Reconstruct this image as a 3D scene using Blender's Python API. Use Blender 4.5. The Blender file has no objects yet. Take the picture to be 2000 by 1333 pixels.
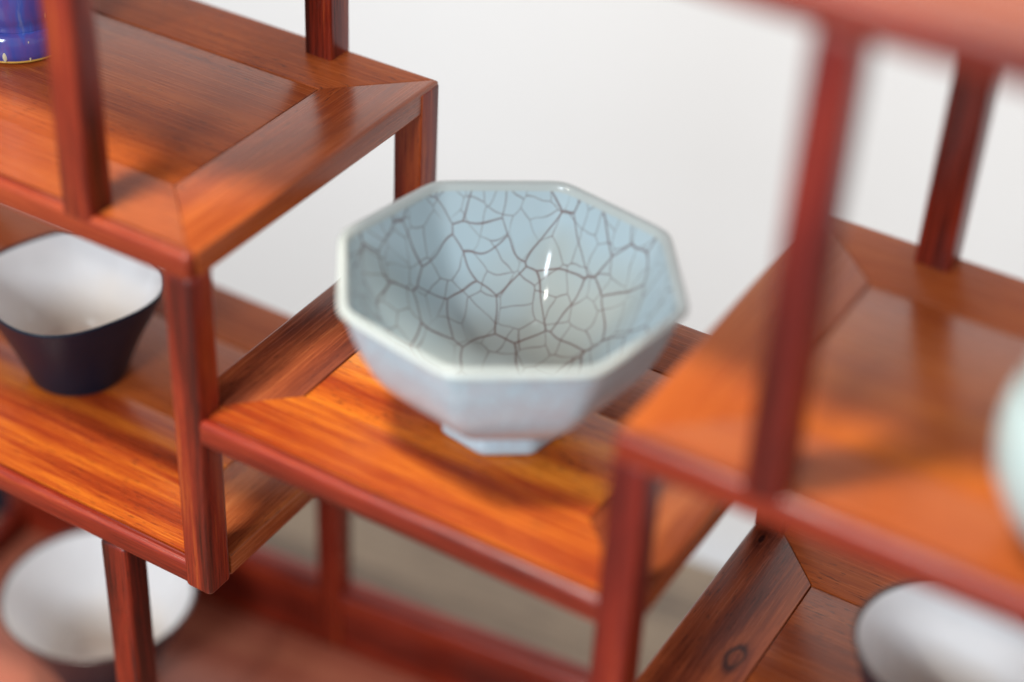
import bpy, bmesh, math, random
from math import sin, cos, pi, radians
from mathutils import Vector, Euler
random.seed(3)
S = bpy.context.scene
COL = S.collection

# ------------------------------------------------------------------ camera
cam_d = bpy.data.cameras.new('camera')
cam = bpy.data.objects.new('camera', cam_d); COL.objects.link(cam)
cam.location = (0.31420, -0.36039, 0.31800)
cam.rotation_euler = Euler((0.938563, -0.046110, 0.541315), 'XYZ')
cam_d.sensor_fit = 'HORIZONTAL'; cam_d.sensor_width = 36.0
cam_d.lens = 65.55
cam_d.clip_start = 0.01; cam_d.clip_end = 50
cam_d.dof.use_dof = True
cam_d.dof.focus_distance = 0.650
cam_d.dof.aperture_fstop = 2.45
S.camera = cam

# ------------------------------------------------------------------ world and lamps
W = bpy.data.worlds.new('World'); S.world = W; W.use_nodes = True
bg = W.node_tree.nodes['Background']
bg.inputs[0].default_value = (0.96, 0.97, 1.0, 1); bg.inputs[1].default_value = 0.60

def area(name, loc, target, size, power, color, sy=None):
    l = bpy.data.lights.new(name, 'AREA'); l.energy = power; l.color = color
    l.shape = 'RECTANGLE'; l.size = size; l.size_y = sy or size
    o = bpy.data.objects.new(name, l); COL.objects.link(o); o.location = loc
    o.rotation_euler = (Vector(target) - Vector(loc)).to_track_quat('-Z', 'Y').to_euler()
    return o
area('warm_ceiling_lamp', (-0.10, -0.32, 1.10), (0.05, 0.05, -0.05), 0.12, 16.0, (1.0, 0.92, 0.80), 0.12)
area('ceiling_spot', (-0.42, -0.85, 0.85), (0.08, 0.05, -0.05), 0.05, 3.0, (1.0, 0.93, 0.84), 0.05)
area('front_window', (0.10, -1.55, 0.80), (0.08, 0.05, -0.10), 0.40, 20.0, (0.82, 0.91, 1.0), 0.5)
area('ceiling_panel_light', (0.20, -0.10, 1.55), (0.12, 0.12, -0.15), 1.8, 7.0, (1.0, 0.985, 0.96), 1.0)
area('added_wall_fill', (-.25, .50, .42), (-.45, 1.6, -.15), 2.6, 3.0, (1.0, 0.95, 0.91), 0.3)  # added unseen strip behind the shelf, brightens the wall
S.view_settings.view_transform = 'Standard'
try: S.view_settings.look = 'None'
except Exception: pass
S.view_settings.exposure = 0.15
S.view_settings.gamma = 1.0

# ------------------------------------------------------------------ materials
def nm(name):
    m = bpy.data.materials.new(name); m.use_nodes = True
    nt = m.node_tree; return m, nt, nt.nodes['Principled BSDF']
def N(nt, t, **kw):
    n = nt.nodes.new(t)
    for k, v in kw.items(): setattr(n, k, v)
    return n
def math_(nt, op, a, b=None, clamp=False):
    n = N(nt, 'ShaderNodeMath', operation=op, use_clamp=clamp)
    for i, x in enumerate((a, b)):
        if x is None: continue
        if isinstance(x, (int, float)): n.inputs[i].default_value = x
        else: nt.links.new(x, n.inputs[i])
    return n.outputs[0]
def ramp(nt, fac, stops, interp='LINEAR'):
    n = N(nt, 'ShaderNodeValToRGB'); cr = n.color_ramp; cr.interpolation = interp
    while len(cr.elements) > 1: cr.elements.remove(cr.elements[-1])
    cr.elements[0].position = stops[0][0]; cr.elements[0].color = (*stops[0][1], 1)
    for p, c in stops[1:]:
        e = cr.elements.new(p); e.color = (*c, 1)
    nt.links.new(fac, n.inputs[0]); return n.outputs[0]
def mixc(nt, fac, a, b, mode='MIX'):
    n = N(nt, 'ShaderNodeMix', data_type='RGBA', blend_type=mode)
    for s, x in ((n.inputs[0], fac), (n.inputs[6], a), (n.inputs[7], b)):
        if isinstance(x, (int, float)): s.default_value = x
        elif isinstance(x, tuple): s.default_value = (*x, 1)
        else: nt.links.new(x, s)
    return n.outputs[2]

def wood(name, axis, stops, rough=0.26, fig=1.0, seed=0.0, knots=None, pores=0.6, warp=0.004, rings=95, con=1.9, bc=38):
    """polished rosewood, grain running along object axis"""
    m, nt, P = nm(name)
    L = nt.links
    tc = N(nt, 'ShaderNodeTexCoord'); oi = N(nt, 'ShaderNodeObjectInfo')
    off = N(nt, 'ShaderNodeVectorMath', operation='SCALE'); off.inputs[0].default_value = (3.1, 5.3, 7.7)
    L.new(oi.outputs['Random'], off.inputs['Scale'])
    add = N(nt, 'ShaderNodeVectorMath', operation='ADD')
    L.new(tc.outputs['Object'], add.inputs[0]); L.new(off.outputs[0], add.inputs[1])
    add2 = N(nt, 'ShaderNodeVectorMath', operation='ADD'); L.new(add.outputs[0], add2.inputs[0])
    add2.inputs[1].default_value = (seed, seed * .7, seed * 1.3)
    vec = add2.outputs[0]
    def scaled(al, ac):
        mp = N(nt, 'ShaderNodeMapping'); s = [ac] * 3; s[axis] = al
        mp.inputs['Scale'].default_value = s; L.new(vec, mp.inputs[0]); return mp.outputs[0]
    def noise(v, det=3.0, dist=0.0, rgh=0.55):
        n = N(nt, 'ShaderNodeTexNoise'); n.inputs['Scale'].default_value = 1.0
        n.inputs['Detail'].default_value = det; n.inputs['Distortion'].default_value = dist
        n.inputs['Roughness'].default_value = rgh; L.new(v, n.inputs['Vector']); return n.outputs['Fac']
    broad = noise(scaled(5 * bc / 38, bc), 2.0, 0.3)
    # cross-grain distance, bent by slow noise -> growth bands
    sep = N(nt, 'ShaderNodeSeparateXYZ'); L.new(vec, sep.inputs[0])
    others = [i for i in range(3) if i != axis]
    c = math_(nt, 'ADD', sep.outputs[others[0]], math_(nt, 'MULTIPLY', sep.outputs[others[1]], 0.7))
    bend = noise(scaled(5, 14), 1.0, 0.0)
    c = math_(nt, 'ADD', c, math_(nt, 'MULTIPLY', bend, warp * 14))
    if knots:
        for kx, ky, kr in knots:
            cb = N(nt, 'ShaderNodeCombineXYZ')
            sp2 = N(nt, 'ShaderNodeSeparateXYZ'); L.new(tc.outputs['Object'], sp2.inputs[0])
            dx = math_(nt, 'SUBTRACT', sp2.outputs[0], kx); dy = math_(nt, 'SUBTRACT', sp2.outputs[1], ky)
            dx = math_(nt, 'MULTIPLY', dx, 1.9)
            r2 = math_(nt, 'ADD', math_(nt, 'MULTIPLY', dx, dx), math_(nt, 'MULTIPLY', dy, dy))
            r = math_(nt, 'SQRT', r2)
            g = math_(nt, 'DIVIDE', kr * kr * .012 / .006, math_(nt, 'ADD', r2, kr * kr * .6))
            c = math_(nt, 'ADD', c, math_(nt, 'MULTIPLY', g, .012))
    band = math_(nt, 'SINE', math_(nt, 'MULTIPLY', c, rings * 2 * pi * .5))
    band = math_(nt, 'ADD', math_(nt, 'MULTIPLY', band, 0.5), 0.5)
    fine = noise(scaled(34, 1150), 3.0, 0.0, 0.7)
    streak = noise(scaled(8, 230), 3.0, 0.15)
    f = math_(nt, 'ADD', math_(nt, 'MULTIPLY', broad, 0.38 + .2 * fig),
              math_(nt, 'ADD', math_(nt, 'MULTIPLY', band, 0.16 * fig),
                    math_(nt, 'ADD', math_(nt, 'MULTIPLY', streak, 0.42), math_(nt, 'MULTIPLY', fine, 0.62))))
    f = math_(nt, 'SUBTRACT', f, 0.26 + .18 * fig)
    f = math_(nt, 'ADD', math_(nt, 'MULTIPLY', math_(nt, 'SUBTRACT', f, 0.45), con), 0.5, True)
    col = ramp(nt, f, stops)
    pn = noise(scaled(190, 1500), 1.0, 0.0)
    pmask = noise(scaled(10, 40), 1.0)
    pore = math_(nt, 'MULTIPLY', math_(nt, 'GREATER_THAN', pn, 0.655),
                 math_(nt, 'MULTIPLY', math_(nt, 'SUBTRACT', pmask, 0.28), 2.2, True))
    col = mixc(nt, math_(nt, 'MULTIPLY', pore, pores), col, (0.035, 0.008, 0.005))
    if knots:
        for i, (kx, ky, kr) in enumerate(knots):
            sp2 = N(nt, 'ShaderNodeSeparateXYZ'); L.new(tc.outputs['Object'], sp2.inputs[0])
            wv = noise(scaled(120, 160), 2.0)
            dx = math_(nt, 'MULTIPLY', math_(nt, 'SUBTRACT', sp2.outputs[0], kx), 2.2 if i else 2.6)
            dy = math_(nt, 'SUBTRACT', sp2.outputs[1], ky)
            r = math_(nt, 'SQRT', math_(nt, 'ADD', math_(nt, 'MULTIPLY', dx, dx), math_(nt, 'MULTIPLY', dy, dy)))
            r = math_(nt, 'ADD', r, math_(nt, 'MULTIPLY', math_(nt, 'SUBTRACT', wv, .5), kr * .9))
            if i:   # a ring
                k = math_(nt, 'SUBTRACT', 1.0, math_(nt, 'DIVIDE', math_(nt, 'ABSOLUTE', math_(nt, 'SUBTRACT', r, kr)), kr * .62), True)
            else:   # a filled dark eye
                k = math_(nt, 'SUBTRACT', 1.0, math_(nt, 'DIVIDE', math_(nt, 'SUBTRACT', r, kr * .6), kr * .6), True)
            col = mixc(nt, math_(nt, 'MULTIPLY', k, .88), col, (0.02, 0.006, 0.006))
    hv = N(nt, 'ShaderNodeHueSaturation')
    L.new(col, hv.inputs['Color'])
    L.new(math_(nt, 'ADD', 0.94, math_(nt, 'MULTIPLY', oi.outputs['Random'], 0.12)), hv.inputs['Value'])
    L.new(hv.outputs[0], P.inputs['Base Color'])
    L.new(math_(nt, 'ADD', rough, math_(nt, 'MULTIPLY', math_(nt, 'SUBTRACT', fine, .5), .18)), P.inputs['Roughness'])
    P.inputs['IOR'].default_value = 1.43
    b = N(nt, 'ShaderNodeBump'); b.inputs['Strength'].default_value = 0.22; b.inputs['Distance'].default_value = 0.0004
    L.new(math_(nt, 'SUBTRACT', math_(nt, 'MULTIPLY', fine, .5), pore), b.inputs['Height']); L.new(b.outputs[0], P.inputs['Normal'])
    return m

ORANGE = [(0.0, (0.17, 0.022, 0.006)), (0.32, (0.30, 0.040, 0.008)), (0.6, (0.48, 0.105, 0.012)), (0.8, (0.60, 0.165, 0.015)), (1.0, (0.70, 0.22, 0.023))]
TAN = [(0.0, (0.09, 0.016, 0.006)), (0.3, (0.19, 0.038, 0.011)), (0.6, (0.29, 0.072, 0.020)), (1.0, (0.40, 0.125, 0.038))]
RED = [(0.0, (0.028, 0.004, 0.003)), (0.3, (0.105, 0.009, 0.004)), (0.65, (0.225, 0.021, 0.008)), (1.0, (0.38, 0.070, 0.014))]
MIDT = [(0.0, (0.16, 0.024, 0.007)), (0.3, (0.30, 0.055, 0.012)), (0.6, (0.38, 0.090, 0.018)), (1.0, (0.50, 0.15, 0.03))]
MIDB = [(0.0, (0.10, 0.016, 0.005)), (0.3, (0.23, 0.042, 0.010)), (0.6, (0.36, 0.080, 0.017)), (1.0, (0.48, 0.135, 0.028))]
MIDR = [(0.0, (0.08, 0.008, 0.005)), (0.35, (0.20, 0.022, 0.009)), (0.7, (0.32, 0.050, 0.014)), (1.0, (0.42, 0.09, 0.022))]
DARK = [(0.0, (0.06, 0.014, 0.009)), (0.35, (0.17, 0.036, 0.016)), (0.7, (0.30, 0.070, 0.024)), (1.0, (0.42, 0.12, 0.035))]
panelX = wood('orange_rosewood_panel', 0, ORANGE, seed=1.45, fig=1.15, con=1.8, pores=.9)
panelS = wood('plain_orange_rosewood_panel', 0, [(0.0, (0.24, 0.036, 0.007)), (0.5, (0.38, 0.085, 0.014)), (1.0, (0.53, 0.155, 0.025))], seed=1.6, fig=.3, con=1.3, pores=.8)
railK = wood('dark_rosewood_rail', 0, DARK, seed=2.7, fig=.3, con=1.3)
railB = wood('brown_rosewood_rail', 0, MIDB, seed=2.2, fig=.3, con=1.3, pores=.9)
railT = wood('tan_rosewood_rail', 0, MIDT, seed=2.4, fig=.4, con=1.1)
edgeO = wood('orange_red_edge', 0, MIDR, seed=2.6, fig=.5)
panelTan = wood('tan_rosewood_panel', 0, MIDB, seed=2.0, fig=.2, con=1.25, pores=1.0)
railX = wood('orange_rosewood_rail', 0, ORANGE, seed=3.0, fig=.7)
boardY = wood('rosewood_end_board', 1, TAN, seed=4.0, fig=.6)
boardS = wood('orange_brown_end_board', 1, MIDT, seed=4.8, fig=.3, con=1.1)
boardT = wood('brown_rosewood_end_board', 1, MIDB, seed=4.4, fig=.3, con=1.3, pores=.9)
boardYd = wood('dark_rosewood_end_board', 1, DARK, seed=5.0)
postD = wood('dark_red_rosewood_post', 2, [(0.0, (0.022, 0.002, 0.002)), (0.35, (0.085, 0.005, 0.004)), (0.7, (0.17, 0.012, 0.006)), (1.0, (0.30, 0.04, 0.012))], seed=6.6, fig=.9, rough=.3, pores=.5, con=2.0)
postZ = wood('red_rosewood_post', 2, RED, seed=6.0, fig=.9, rough=.3, pores=.5, con=2.4)
redX = wood('red_rosewood_rail', 0, RED, seed=7.0, fig=.5, rough=.3, pores=.3)
redY = wood('red_rosewood_side_rail', 1, RED, seed=7.5, fig=.5, rough=.3, pores=.3)

def glaze(name, col, rough=.08, ior=1.5, coat=0.0, bump=0.0):
    m, nt, P = nm(name)
    tc = N(nt, 'ShaderNodeTexCoord'); n = N(nt, 'ShaderNodeTexNoise'); n.inputs['Scale'].default_value = 60; n.inputs['Detail'].default_value = 3
    nt.links.new(tc.outputs['Object'], n.inputs['Vector'])
    c = mixc(nt, n.outputs['Fac'], tuple(x * .93 for x in col), tuple(min(1, x * 1.06) for x in col))
    nt.links.new(c, P.inputs['Base Color'])
    P.inputs['Roughness'].default_value = rough; P.inputs['IOR'].default_value = ior
    P.inputs['Coat Weight'].default_value = coat
    if bump:
        b = N(nt, 'ShaderNodeBump'); b.inputs['Strength'].default_value = bump; b.inputs['Distance'].default_value = .0005
        nt.links.new(n.outputs['Fac'], b.inputs['Height']); nt.links.new(b.outputs[0], P.inputs['Normal'])
    return m

def crackle(name, base, line, deep, amount, s1=62, s2=150, pool_and_light=None):
    m, nt, P = nm(name); L = nt.links
    tc = N(nt, 'ShaderNodeTexCoord')
    uvn = tc.outputs['UV']
    def warpv(src, scale, amt):
        dn = N(nt, 'ShaderNodeTexNoise'); dn.inputs['Scale'].default_value = scale; dn.inputs['Detail'].default_value = 1
        L.new(src, dn.inputs['Vector'])
        sub = N(nt, 'ShaderNodeVectorMath', operation='SUBTRACT'); L.new(dn.outputs['Color'], sub.inputs[0]); sub.inputs[1].default_value = (.5, .5, .5)
        sc = N(nt, 'ShaderNodeVectorMath', operation='SCALE'); L.new(sub.outputs[0], sc.inputs[0]); sc.inputs['Scale'].default_value = amt
        ad = N(nt, 'ShaderNodeVectorMath', operation='ADD'); L.new(src, ad.inputs[0]); L.new(sc.outputs[0], ad.inputs[1])
        return ad.outputs[0]
    w1 = warpv(uvn, 45, .010)
    shf = N(nt, 'ShaderNodeVectorMath', operation='ADD'); L.new(uvn, shf.inputs[0]); shf.inputs[1].default_value = (.37, .21, 0)
    w2 = warpv(shf.outputs[0], 80, .005)
    def edges(s, wdt, soft, src=None):
        v = N(nt, 'ShaderNodeTexVoronoi', feature='DISTANCE_TO_EDGE', voronoi_dimensions='2D'); v.inputs['Scale'].default_value = s
        L.new(src or w1, v.inputs['Vector'])
        return math_(nt, 'SUBTRACT', 1.0, math_(nt, 'DIVIDE', math_(nt, 'SUBTRACT', v.outputs['Distance'], wdt * s), soft * s), True)
    e1 = edges(s1, .00010, .00042); e2 = edges(s2, .00003, .00030, w2)
    mk = N(nt, 'ShaderNodeTexNoise'); mk.inputs['Scale'].default_value = 45; L.new(tc.outputs['Object'], mk.inputs['Vector'])
    e2 = math_(nt, 'MULTIPLY', e2, math_(nt, 'MULTIPLY', math_(nt, 'SUBTRACT', mk.outputs['Fac'], .30), 5.0, True))
    mott = N(nt, 'ShaderNodeTexNoise'); mott.inputs['Scale'].default_value = 26; mott.inputs['Detail'].default_value = 3
    L.new(tc.outputs['Object'], mott.inputs['Vector'])
    c = mixc(nt, mott.outputs['Fac'], base, deep)
    if pool_and_light:   # thicker grey-green glaze gathered in the well; cloudy patches stand in for warm light
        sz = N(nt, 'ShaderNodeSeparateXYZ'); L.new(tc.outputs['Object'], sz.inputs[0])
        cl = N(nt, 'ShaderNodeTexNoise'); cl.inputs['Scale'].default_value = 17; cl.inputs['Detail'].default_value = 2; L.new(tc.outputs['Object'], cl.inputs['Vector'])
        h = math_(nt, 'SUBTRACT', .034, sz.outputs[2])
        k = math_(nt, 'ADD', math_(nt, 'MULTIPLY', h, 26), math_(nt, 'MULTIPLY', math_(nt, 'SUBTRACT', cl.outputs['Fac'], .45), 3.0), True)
        c = mixc(nt, k, c, pool_and_light)
    c = mixc(nt, math_(nt, 'MULTIPLY', e2, .78 * amount), c, line)
    c = mixc(nt, math_(nt, 'MULTIPLY', e1, .86 * amount), c, line)
    L.new(c, P.inputs['Base Color'])
    P.inputs['Roughness'].default_value = .10; P.inputs['IOR'].default_value = 1.5
    P.inputs['Subsurface Weight'].default_value = 0.0
    b = N(nt, 'ShaderNodeBump'); b.inputs['Strength'].default_value = .12; b.inputs['Distance'].default_value = .0006
    L.new(mott.outputs['Fac'], b.inputs['Height']); L.new(b.outputs[0], P.inputs['Normal'])
    return m
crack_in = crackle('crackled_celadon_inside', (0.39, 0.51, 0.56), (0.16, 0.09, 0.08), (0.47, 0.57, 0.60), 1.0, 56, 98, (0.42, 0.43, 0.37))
crack_out = crackle('crackled_celadon_outside', (0.41, 0.57, 0.64), (0.36, 0.24, 0.26), (0.50, 0.64, 0.71), .75, 70, 120)
rimglaze = glaze('cream_celadon_rim', (0.47, 0.52, 0.50), .15)
white_in = glaze('white_porcelain_glaze', (0.79, 0.79, 0.785), .10)
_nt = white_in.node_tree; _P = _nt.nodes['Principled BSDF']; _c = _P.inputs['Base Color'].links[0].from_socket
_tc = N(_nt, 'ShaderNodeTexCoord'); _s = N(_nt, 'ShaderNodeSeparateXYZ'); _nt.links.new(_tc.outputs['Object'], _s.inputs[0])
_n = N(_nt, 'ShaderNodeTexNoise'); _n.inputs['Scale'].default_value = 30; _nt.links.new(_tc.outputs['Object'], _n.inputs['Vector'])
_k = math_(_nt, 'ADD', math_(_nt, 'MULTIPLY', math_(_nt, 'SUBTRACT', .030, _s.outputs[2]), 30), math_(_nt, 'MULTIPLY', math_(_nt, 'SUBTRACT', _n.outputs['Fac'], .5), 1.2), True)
_nt.links.new(mixc(_nt, math_(_nt, 'MULTIPLY', _k, .8), _c, (0.74, 0.63, 0.50)), _P.inputs['Base Color'])   # warmer ivory towards the bottom of the lining
navy = glaze('dark_navy_glaze', (0.005, 0.012, 0.026), .42, ior=1.33, bump=.25)
brownrim = glaze('brown_glazed_rim', (0.07, 0.05, 0.045), .25)
paleceladon = glaze('pale_celadon_glaze', (0.38, 0.48, 0.48), .14)
gold = glaze('gold_rim', (0.62, 0.36, 0.07), .3)

# vase glaze: violet and cobalt with cream drips
vaseM, nt, P = nm('violet_blue_flambe_glaze')
tc = N(nt, 'ShaderNodeTexCoord'); mp = N(nt, 'ShaderNodeMapping'); mp.inputs['Scale'].default_value = (110, 110, 14)
nt.links.new(tc.outputs['Object'], mp.inputs[0])
n1 = N(nt, 'ShaderNodeTexNoise'); n1.inputs['Scale'].default_value = 1; n1.inputs['Detail'].default_value = 4; nt.links.new(mp.outputs[0], n1.inputs['Vector'])
c = ramp(nt, n1.outputs['Fac'], [(.3, (.03, .05, .30)), (.45, (.05, .07, .33)), (.55, (.10, .07, .30)), (.62, (.05, .10, .42)), (.75, (.36, .38, .45))])
nt.links.new(c, P.inputs['Base Color']); P.inputs['Roughness'].default_value = .12
cream = glaze('cream_glaze_drip', (0.60, 0.55, 0.38), .15)

wallM, nt, P = nm('white_painted_wall')
tc = N(nt, 'ShaderNodeTexCoord'); n1 = N(nt, 'ShaderNodeTexNoise'); n1.inputs['Scale'].default_value = 6
nt.links.new(tc.outputs['Object'], n1.inputs['Vector'])
nt.links.new(mixc(nt, n1.outputs['Fac'], (.86, .852, .84), (.88, .872, .86)), P.inputs['Base Color']); P.inputs['Roughness'].default_value = .8
tableM = wood('beige_table_wood', 0, [(0, (.10, .068, .045)), (.4, (.22, .155, .10)), (1, (.33, .245, .16))], rough=.4, seed=9, rings=25, con=4.0, bc=13)
trayX = wood('pinkish_rosewood_tray', 0, [(0, (.25, .062, .036)), (.5, (.39, .115, .068)), (1, (.50, .18, .10))], rough=.22, seed=11, fig=.5)

# ------------------------------------------------------------------ mesh helpers
def finish(bm, name, mat, parent=None, smooth=True, angle=35):
    bmesh.ops.recalc_face_normals(bm, faces=bm.faces)
    me = bpy.data.meshes.new(name); bm.to_mesh(me); bm.free()
    mats = mat if isinstance(mat, (list, tuple)) else [mat]
    for x in mats: me.materials.append(x)
    if smooth:
        for p in me.polygons: p.use_smooth = True
        try: me.set_sharp_from_angle(angle=radians(angle))
        except Exception: pass
    o = bpy.data.objects.new(name, me); COL.objects.link(o)
    if parent: o.parent = parent
    return o
def empty(name, loc, label, cat, group=None):
    o = bpy.data.objects.new(name, None); COL.objects.link(o); o.location = loc
    o.empty_display_size = .01
    o['label'] = label; o['category'] = cat
    if group: o['group'] = group
    return o
def prism(poly, z0, z1, round_edges=(), r_big=.003, r_small=.0005):
    """extruded outline; round_edges = indices of outline edges whose top and bottom arris are strongly rounded"""
    bm = bmesh.new()
    lo = [bm.verts.new((x, y, z0)) for x, y in poly]; hi = [bm.verts.new((x, y, z1)) for x, y in poly]
    n = len(poly); bm.faces.new(lo[::-1]); bm.faces.new(hi)
    for i in range(n): bm.faces.new((lo[i], lo[(i + 1) % n], hi[(i + 1) % n], hi[i]))
    big = []
    for i in round_edges:
        j = (i + 1) % n
        for ring in (lo, hi): big.append(bm.edges.get((ring[i], ring[j])))
    small = [e for e in bm.edges if e not in big]
    if big: bmesh.ops.bevel(bm, geom=big, offset=r_big, segments=6, affect='EDGES', profile=.5, clamp_overlap=True)
    small = [e for e in bm.edges if len(e.link_faces) == 2 and e.calc_face_angle(0) > radians(50)]
    bmesh.ops.bevel(bm, geom=small, offset=r_small, segments=2, affect='EDGES', profile=.5, clamp_overlap=True)
    return bm

Wp, T, B, D, G = 0.0112, 0.0102, 0.0304, 0.14, 0.00016
def M_box(x0, x1, y0, y1, z0, z1, r=.0012, seg=3):
    bm = bmesh.new()
    bmesh.ops.create_cube(bm, size=1)
    for v in bm.verts:
        v.co = Vector((x0 + (v.co.x + .5) * (x1 - x0), y0 + (v.co.y + .5) * (y1 - y0), z0 + (v.co.z + .5) * (z1 - z0)))
    bmesh.ops.bevel(bm, geom=bm.edges[:], offset=r, segments=seg, affect='EDGES', profile=.5, clamp_overlap=True)
    return bm

# ------------------------------------------------------------------ setting: wall, table
ROT = radians(6.0)
wall = finish(M_box(-2.6, 2.8, 0, .05, -1.3, 1.05, .004), 'wall', wallM)
wall.location = (-.3, 1.35, 0); wall.rotation_euler.z = ROT; wall['kind'] = 'structure'
table = finish(M_box(-1.6, 1.8, -.9, .0, -.36, -.33, .003), 'table_top', tableM)
table.location = (.06, .307, 0); table.rotation_euler.z = ROT; table['kind'] = 'structure'

# ------------------------------------------------------------------ the stepped shelf
unit = empty('display_shelf', (0, 0, -.30), 'stepped open red rosewood display shelf with square posts, holding the small cups and bowls', 'shelf')
unit_off = Vector((0, 0, .30))
def P_(bm, name, mat, label=None, angle=35):
    o = finish(bm, name, mat, unit, angle=angle)
    o.location = unit_off
    if label: o['label'] = label
    return o

def shelf(x0, x1, z, notch='', front=railX, back=panelTan, left=boardY, right=boardY, panel=panelX, planks=None, edge=None):
    edge = edge or redX
    """frame of four mitred boards round a panel. notch letters: a front-left, b front-right, c back-right, d back-left"""
    w = Wp + .0005; z0 = z - T; b = B
    g = G * .6
    xl, xr = x0, x1
    # front rail
    bl, br = (xl + w if 'a' in notch else xl), (xr - w if 'b' in notch else xr)
    F = .0042
    P_(M_box(bl - (.0018 if 'a' in notch else 0), br + (.004 if 'b' in notch else -.0004), -.00015, .0046, z0 - .0001, z + .0001, .0042, 6), 'rounded_edge', edge, angle=60)
    poly = []
    poly += ([(xl + w, F), ] if 'a' in notch else [(xl + F, F)])
    poly += ([(xr - w, F), (xr - w, w)] if 'b' in notch else [(xr - F, F)])
    poly += [(xr - b - g, b - g), (xl + b + g, b - g)]
    if 'a' in notch: poly += [(xl + w, w)]
    P_(prism(poly, z0, z, (), .0031), 'front_rail', front)
    # back rail
    poly = [(xl + b + g, D - b + g), (xr - b - g, D - b + g)]
    poly += ([(xr - w, D - w), (xr - w, D)] if 'c' in notch else [(xr, D)])
    poly += ([(xl + w, D), (xl + w, D - w)] if 'd' in notch else [(xl, D)])
    k = 3 if 'c' in notch else 2
    P_(prism(poly, z0, z, (k,), .0020), 'back_rail', back)
    # left board
    poly = ([(xl, w), (xl + w, w)] if 'a' in notch else [(xl, F + .0001), (xl + F, F + .0001)])
    poly += [(xl + b - g, b + g), (xl + b - g, D - b - g)]
    poly += ([(xl + w, D - w), (xl, D - w)] if 'd' in notch else [(xl, D)])
    P_(prism(poly, z0, z, (len(poly) - 1,), .0014), 'end_board', left)
    poly = [(xr - b + g, D - b - g), (xr - b + g, b + g)]
    poly += ([(xr - w, w), (xr, w)] if 'b' in notch else [(xr - F, F + .0001), (xr, F + .0001)])
    k = len(poly) - 1
    poly += ([(xr, D - w), (xr - w, D - w)] if 'c' in notch else [(xr, D)])
    P_(prism(poly, z0, z, (k,), .0014), 'end_board', right)
    # panel planks, a hair below the frame
    ys = planks or [b + .0003, D - b - .0003]
    for i in range(len(ys) - 1):
        P_(M_box(xl + b + .0003, xr - b - .0005, ys[i] + (.00008 if i else 0), ys[i + 1] - (.00008 if i < len(ys) - 2 else 0), z0 + .002, z - .0004, .0003, 2), 'panel', panel[i] if isinstance(panel, tuple) else panel)

X4 = 0.1470
Z3, Z2 = -0.0639, -0.1306
XL = -0.25; XR = 0.36
boardK = wood('knotted_rosewood_end_board', 1, DARK, seed=5.5, knots=[(.1528, .1215, .0034), (.1702, .0630, .0054)])
shelf(XL, 0, 0, notch='', panel=panelTan, front=railB, back=railB, right=boardT, edge=edgeO)                 # upper left
shelf(-Wp, X4 + Wp, Z3, notch='abcd', left=boardYd, panel=(panelX, panelTan), planks=[B + .0003, .078, D - B - .0003])      # middle, carries the bowl
shelf(XL, 0, Z2, notch='bc', panel=(panelX, panelTan), back=panelTan, right=boardY, planks=[B + .0003, .06, D - B - .0003])
shelf(X4, XR, -0.0009, notch='', panel=panelS, front=railT, back=railT, left=boardS)
shelf(XL, XR, .1424, notch='', front=railK)                                      # top shelf, seen only at the upper right
shelf(X4, XR, -0.1285, notch='', left=boardK, panel=panelTan, back=panelTan)

def post(x, y, z0, z1, pr=.0003, r=.0018, label=None, mat=None):
    """square post; pr = how far its faces stand proud of the rails they cross"""
    return P_(M_box(x - pr, x + Wp + pr, y - pr, y + Wp + pr, z0, z1, r, 4), 'post', mat or postZ, label)
fy, by = 0.0, D - Wp
FLOOR = -.2998
post(-Wp, fy, Z2 - T - .0012, -T + .002, r=.0022, label='front post whose rounded foot ends under the lower left shelf')
post(-Wp, by, Z2 - T, -.0016, r=.0010)
xp = -.0501
post(xp, fy, -.003, .1424 - T + .001)
post(xp, by, -.003, .1424 - T + .001, r=.0010)
post(xp, fy, FLOOR, Z2 - T + .001)
post(xp, by, FLOOR, Z2 - T + .001)
post(X4, fy, FLOOR, -0.0009 - T + .002, mat=postD)
post(X4, by, FLOOR, -0.0009 - T + .002, r=.0010)
post(.1855, fy, -.004, .1424 - T + .001, mat=postD)
post(.1845, by, -.004, .1424 - T + .001, r=.0010)
for px in (XL, XR - Wp):
    for y in (fy, by):
        post(px, y, FLOOR, .1424 - T + .001)

# ------------------------------------------------------------------ low red tray under the shelf
tray = empty('wooden_tray', (0, .135, -.33), 'low red wooden tray with raised rounded rims under the stepped shelf', 'tray')
tray.rotation_euler.z = ROT
def TP(bm, name, mat):
    o = finish(bm, name, mat, tray); o.location = (0, 0, .33); return o
tx0, tx1 = -.212, .42
TP(M_box(tx0, tx1, -.24, -.0005, -.3298, -.3000, .0008), 'tray_floor', trayX)
TP(M_box(tx0 - .012, tx1 + .012, 0, .0125, -.3295, -.2660, .0035, 5), 'back_rim', redX)
TP(M_box(tx0 - .009, tx0 - .0005, -.24, -.0005, -.3295, -.2870, .003, 5), 'side_rim', redY)

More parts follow.
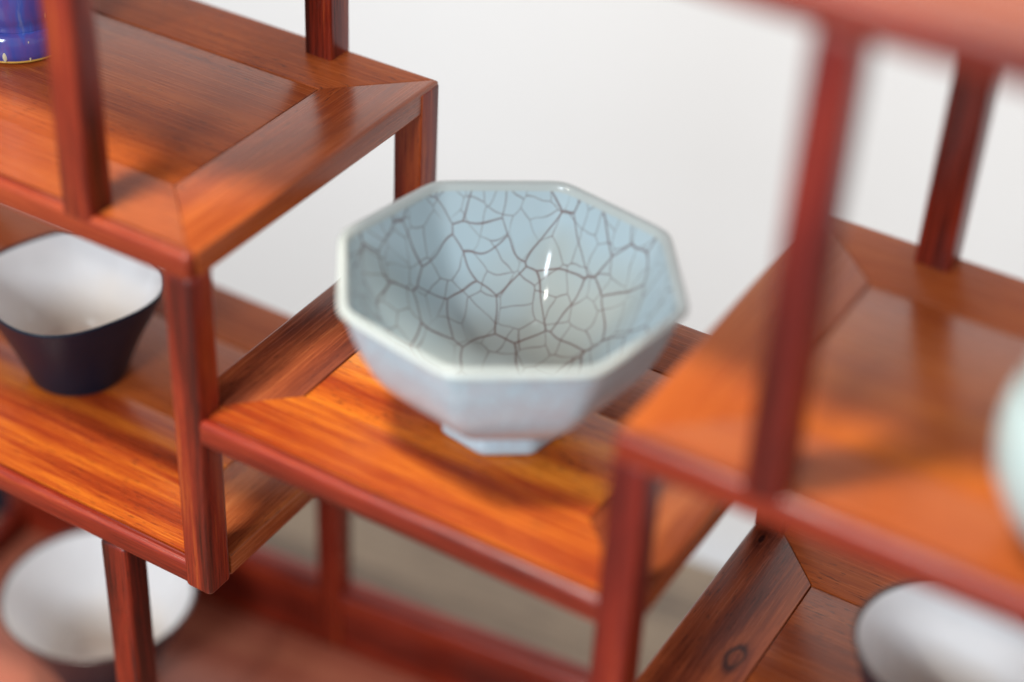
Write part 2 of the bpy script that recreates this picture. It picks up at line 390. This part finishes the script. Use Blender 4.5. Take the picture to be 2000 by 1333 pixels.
# ------------------------------------------------------------------ lofted pots
def polyr(th, n, phi, p):
    """radius multiplier of a rounded n-gon whose corners lie at phi + k*2pi/n (corner radius 1)"""
    if n == 0: return 1.0
    ap = cos(pi / n); s = 0
    for k in range(n):
        c = cos(th - (phi + pi / n + k * 2 * pi / n))
        if c > 0: s += (c / ap) ** p
    return s ** (-1 / p)
def loft(prof, n=0, phi=0.0, p=40, seg=128, close=True, uv0=None, cap0=True, cap1=True, shift=None):
    """prof: list of (r, z, mat[, blend to circle]); returns bmesh"""
    bm = bmesh.new(); rings = []
    for row in prof:
        r, z = row[0], row[1]; bl = row[3] if len(row) > 3 else 0.0
        sh = shift(z) if shift else (0, 0)
        ring = []
        for i in range(seg):
            th = 2 * pi * i / seg
            k = polyr(th, n, phi, p) * (1 - bl) + bl * (cos(pi / n) * 1.03 if n else 1)
            ring.append(bm.verts.new((r * k * cos(th) + sh[0], r * k * sin(th) + sh[1], z)))
        rings.append(ring)
    for a in range(len(rings) - 1):
        for i in range(seg):
            j = (i + 1) % seg
            f = bm.faces.new((rings[a][i], rings[a][j], rings[a + 1][j], rings[a + 1][i]))
            f.material_index = prof[a + 1][2]
    if uv0 is not None:   # azimuthal unrolling: (arc length, angle) laid out flat
        L = [0.0]
        for a in range(len(prof) - 1): L.append(L[-1] + math.hypot(prof[a + 1][0] - prof[a][0], prof[a + 1][1] - prof[a][1]))
        tot = L[-1]; lay = bm.loops.layers.uv.new('unrolled'); idx = {}
        for a, ring in enumerate(rings):
            for i, v in enumerate(ring):
                q = uv0 + (tot - L[a]); th = 2 * pi * i / seg
                idx[v] = (q * cos(th), q * sin(th))
        for f in bm.faces:
            for lp in f.loops: lp[lay].uv = idx[lp.vert]
    if cap0: bm.faces.new(rings[0][::-1]).material_index = prof[0][2]
    if cap1: bm.faces.new(rings[-1]).material_index = prof[-1][2]
    return bm
def spline(pts, m=6):
    """Catmull-Rom through (r,z) points"""
    out = []
    P = [pts[0]] + list(pts) + [pts[-1]]
    for i in range(1, len(P) - 2):
        for k in range(m):
            t = k / m
            out.append(tuple(.5 * ((2 * P[i][c]) + (-P[i - 1][c] + P[i + 1][c]) * t + (2 * P[i - 1][c] - 5 * P[i][c] + 4 * P[i + 1][c] - P[i + 2][c]) * t * t
                       + (-P[i - 1][c] + 3 * P[i][c] - 3 * P[i + 1][c] + P[i + 2][c]) * t ** 3) for c in (0, 1)))
    out.append(tuple(pts[-1])); return out

# the crackled octagonal bowl
PH = 1.7896
bowl = empty('octagonal_bowl', (0.0794, 0.0582, Z3 + .0001), 'pale blue celadon octagonal bowl with dark crackle lines inside, on the middle shelf', 'bowl')
def bowl_part(bm, name, mats):
    return finish(bm, name, mats, bowl, angle=60)
outer = spline([(.0205, .0075), (.0245, .0092), (.0350, .0165), (.0455, .0285), (.0520, .0420), (.0552, .0520), (.0562, .0556)], 6)
rows = [(r, z, 0, 0) for r, z in outer]
rows += [(.0574, .0560, 1, 0), (.0579, .0568, 1, 0), (.0578, .0577, 1, 0), (.0570, .0583, 1, 0), (.0560, .0584, 1, 0), (.0551, .0579, 1, 0), (.0545, .0570, 1, 0), (.0541, .0558, 1, 0)]
inner = spline([(.0536, .0540), (.0500, .0450), (.0445, .0335), (.0370, .0235), (.0270, .0150), (.0160, .0110), (.0060, .0100)], 6)
nI = len(inner)
rows += [(r, z, 2, min(.9, max(0, (i / nI - .35) * 1.3))) for i, (r, z) in enumerate(inner)]
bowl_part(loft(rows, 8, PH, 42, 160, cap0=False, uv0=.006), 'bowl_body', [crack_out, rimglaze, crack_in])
foot = [(.0185, .0001, 0, 0), (.0216, .0001, 0, 0), (.0222, .0008, 0, 0), (.0221, .0030, 0, 0), (.0212, .0060, 0, 0), (.0207, .0080, 0, 0)]
bowl_part(loft(foot, 8, PH, 42, 96, cap1=False, uv0=.2), 'foot_ring', [crack_out])

def cup(name, loc, label, R, H, rf, n=0, phi=0, p=8, shift=None, bulge=.0, rim_mat=navy, group='dark cups with white insides', rt=.0011):
    c = empty(name, loc, label, 'cup', group)
    o = spline([(rf, .0003), (rf + .0012, .0030), (rf + (R - rf) * .36, H * .40), (rf + (R - rf) * .76 + bulge, H * .76), (R, H - .0008)], 6)
    o = [(r, z, 0, min(1, max(0, 1 - (z / H) * 1.4)) if n else 0) for r, z in o]
    o = [(rf - .002, .0001, 0, 1 if n else 0), (rf - .0004, 0.0, 0, 1 if n else 0)] + o
    finish(loft(o, n, phi, p, 96, cap1=False, shift=shift), 'cup_body', navy, c, angle=60)
    rows = [(R, H - .0008, 0, 0), (R + .0001, H - .0002, 0, 0), (R - rt * .4, H + .0002, 0, 0), (R - rt, H, 0, 0), (R - rt * 1.3, H - .0008, 0, 0)]
    finish(loft(rows, n, phi, p, 96, cap0=False, cap1=False, shift=shift), 'rim', rim_mat, c, angle=60)
    prof_o = [q for q in o if q[1] > H * .16][:-1]
    rows = [(R - rt * 1.3, H - .0008, 0, 0)]
    rows += [(r - .0017, z + .0002, 0, bl) for r, z, m_, bl in prof_o[::-1]]
    rl, zl, bl = rows[-1][0], rows[-1][1], rows[-1][3]
    rows += [(rl * .80, H * .105, 0, bl), (rl * .5, H * .085, 0, bl), (.001, H * .08, 0, bl)]
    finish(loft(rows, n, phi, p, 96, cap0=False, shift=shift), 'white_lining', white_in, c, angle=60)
    return c
k2 = 1 / cos(pi / 4)
cup('square_cup', (-.1153, .0638, Z2 + .0001), 'dark navy cup with rounded square mouth and white inside, on the lower left shelf', .0478, .0415, .0262, 4, radians(26), 2.6, rim_mat=navy)
cup('round_cup', (-.1163, .0608, -.2999), 'round dark navy cup with white inside standing low in the red tray at bottom left', .0415, .0500, .019, rim_mat=brownrim)
cup('round_cup', (.2378, .0573, -.1285 + .0001), 'round brown rimmed cup with white inside on the bottom right shelf', .0287, .0485, .014, rim_mat=brownrim)
cup('round_cup', (-.262, .150, -.3299), 'dark cup just visible on the table at the left edge beyond the tray', .026, .05, .016, rim_mat=navy)

# pale celadon jar cut by the right edge
jar = empty('celadon_jar', (.2758, .0296, -.0008), 'pale green celadon jar with swelling body on the right shelf, cut by the photo edge', 'jar')
body = spline([(.0170, .0002), (.0182, .0030), (.0270, .0105), (.0335, .0220), (.0350, .0335), (.0335, .0425), (.0312, .0475)], 8)
finish(loft([(.012, .0001, 0), (.0165, 0.0, 0)] + [(r, z, 0) for r, z in body], seg=96, cap1=False), 'jar_body', paleceladon, jar, angle=60)
neck = spline([(.0311, .0474), (.0307, .0510), (.0302, .0600), (.0298, .0740), (.0280, .0820), (.0230, .0870), (.0140, .0900), (.001, .0910)], 6)
finish(loft([(r, z, 0) for r, z in neck], seg=96, cap0=False), 'lid', paleceladon, jar, angle=60)

# violet vase cut by the left edge
vase = empty('violet_vase', (-.1395, .0765, .0001), 'violet and cobalt glazed vase with gold foot line, on the top left shelf', 'vase')
vf = spline([(.0196, .0009), (.0203, .0030), (.0203, .0070), (.0192, .0098), (.0176, .0108)], 6)
finish(loft([(.0150, .0010, 0)] + [(r, z, 0) for r, z in vf], seg=96, cap1=False), 'foot_band', vaseM, vase, angle=60)
finish(loft([(.014, .0001, 0), (.0188, 0, 0), (.0197, .0004, 0), (.0197, .0010, 0), (.0192, .0012, 0)], seg=96, cap1=False), 'gold_foot_line', gold, vase)
vb = spline([(.0174, .0107), (.0176, .0130), (.0188, .0170), (.0198, .0260), (.0205, .0450), (.0200, .0650), (.0160, .0800), (.0120, .0860)], 6)
finish(loft([(r, z, 0) for r, z in vb], seg=96, cap0=False), 'vase_body', vaseM, vase, angle=60)
def drip(ang, z0, z1, r0, r1, w):
    bm = bmesh.new(); rings = []
    for i in range(9):
        t = i / 8; z = z0 + (z1 - z0) * t; r = r0 + (r1 - r0) * t
        ww = w * (0.25 + .75 * sin(pi * min(1, max(.02, t)))) ; ring = []
        for k in range(8):
            a = 2 * pi * k / 8
            ring.append(bm.verts.new(((r + ww * .35 * cos(a)) * cos(ang) - ww * sin(a) * sin(ang), (r + ww * .35 * cos(a)) * sin(ang) + ww * sin(a) * cos(ang), z)))
        rings.append(ring)
    for a in range(8):
        for i in range(8):
            bm.faces.new((rings[a][i], rings[a][(i + 1) % 8], rings[a + 1][(i + 1) % 8], rings[a + 1][i]))
    bm.faces.new(rings[0][::-1]); bm.faces.new(rings[-1])
    finish(bm, 'drip', cream, vase)
drip(radians(-35), .0010, .0085, .0200, .0200, .0006)
drip(radians(-60), .0010, .0050, .0200, .0203, .0009)
drip(radians(-12), .0150, .0450, .0186, .0204, .0007)
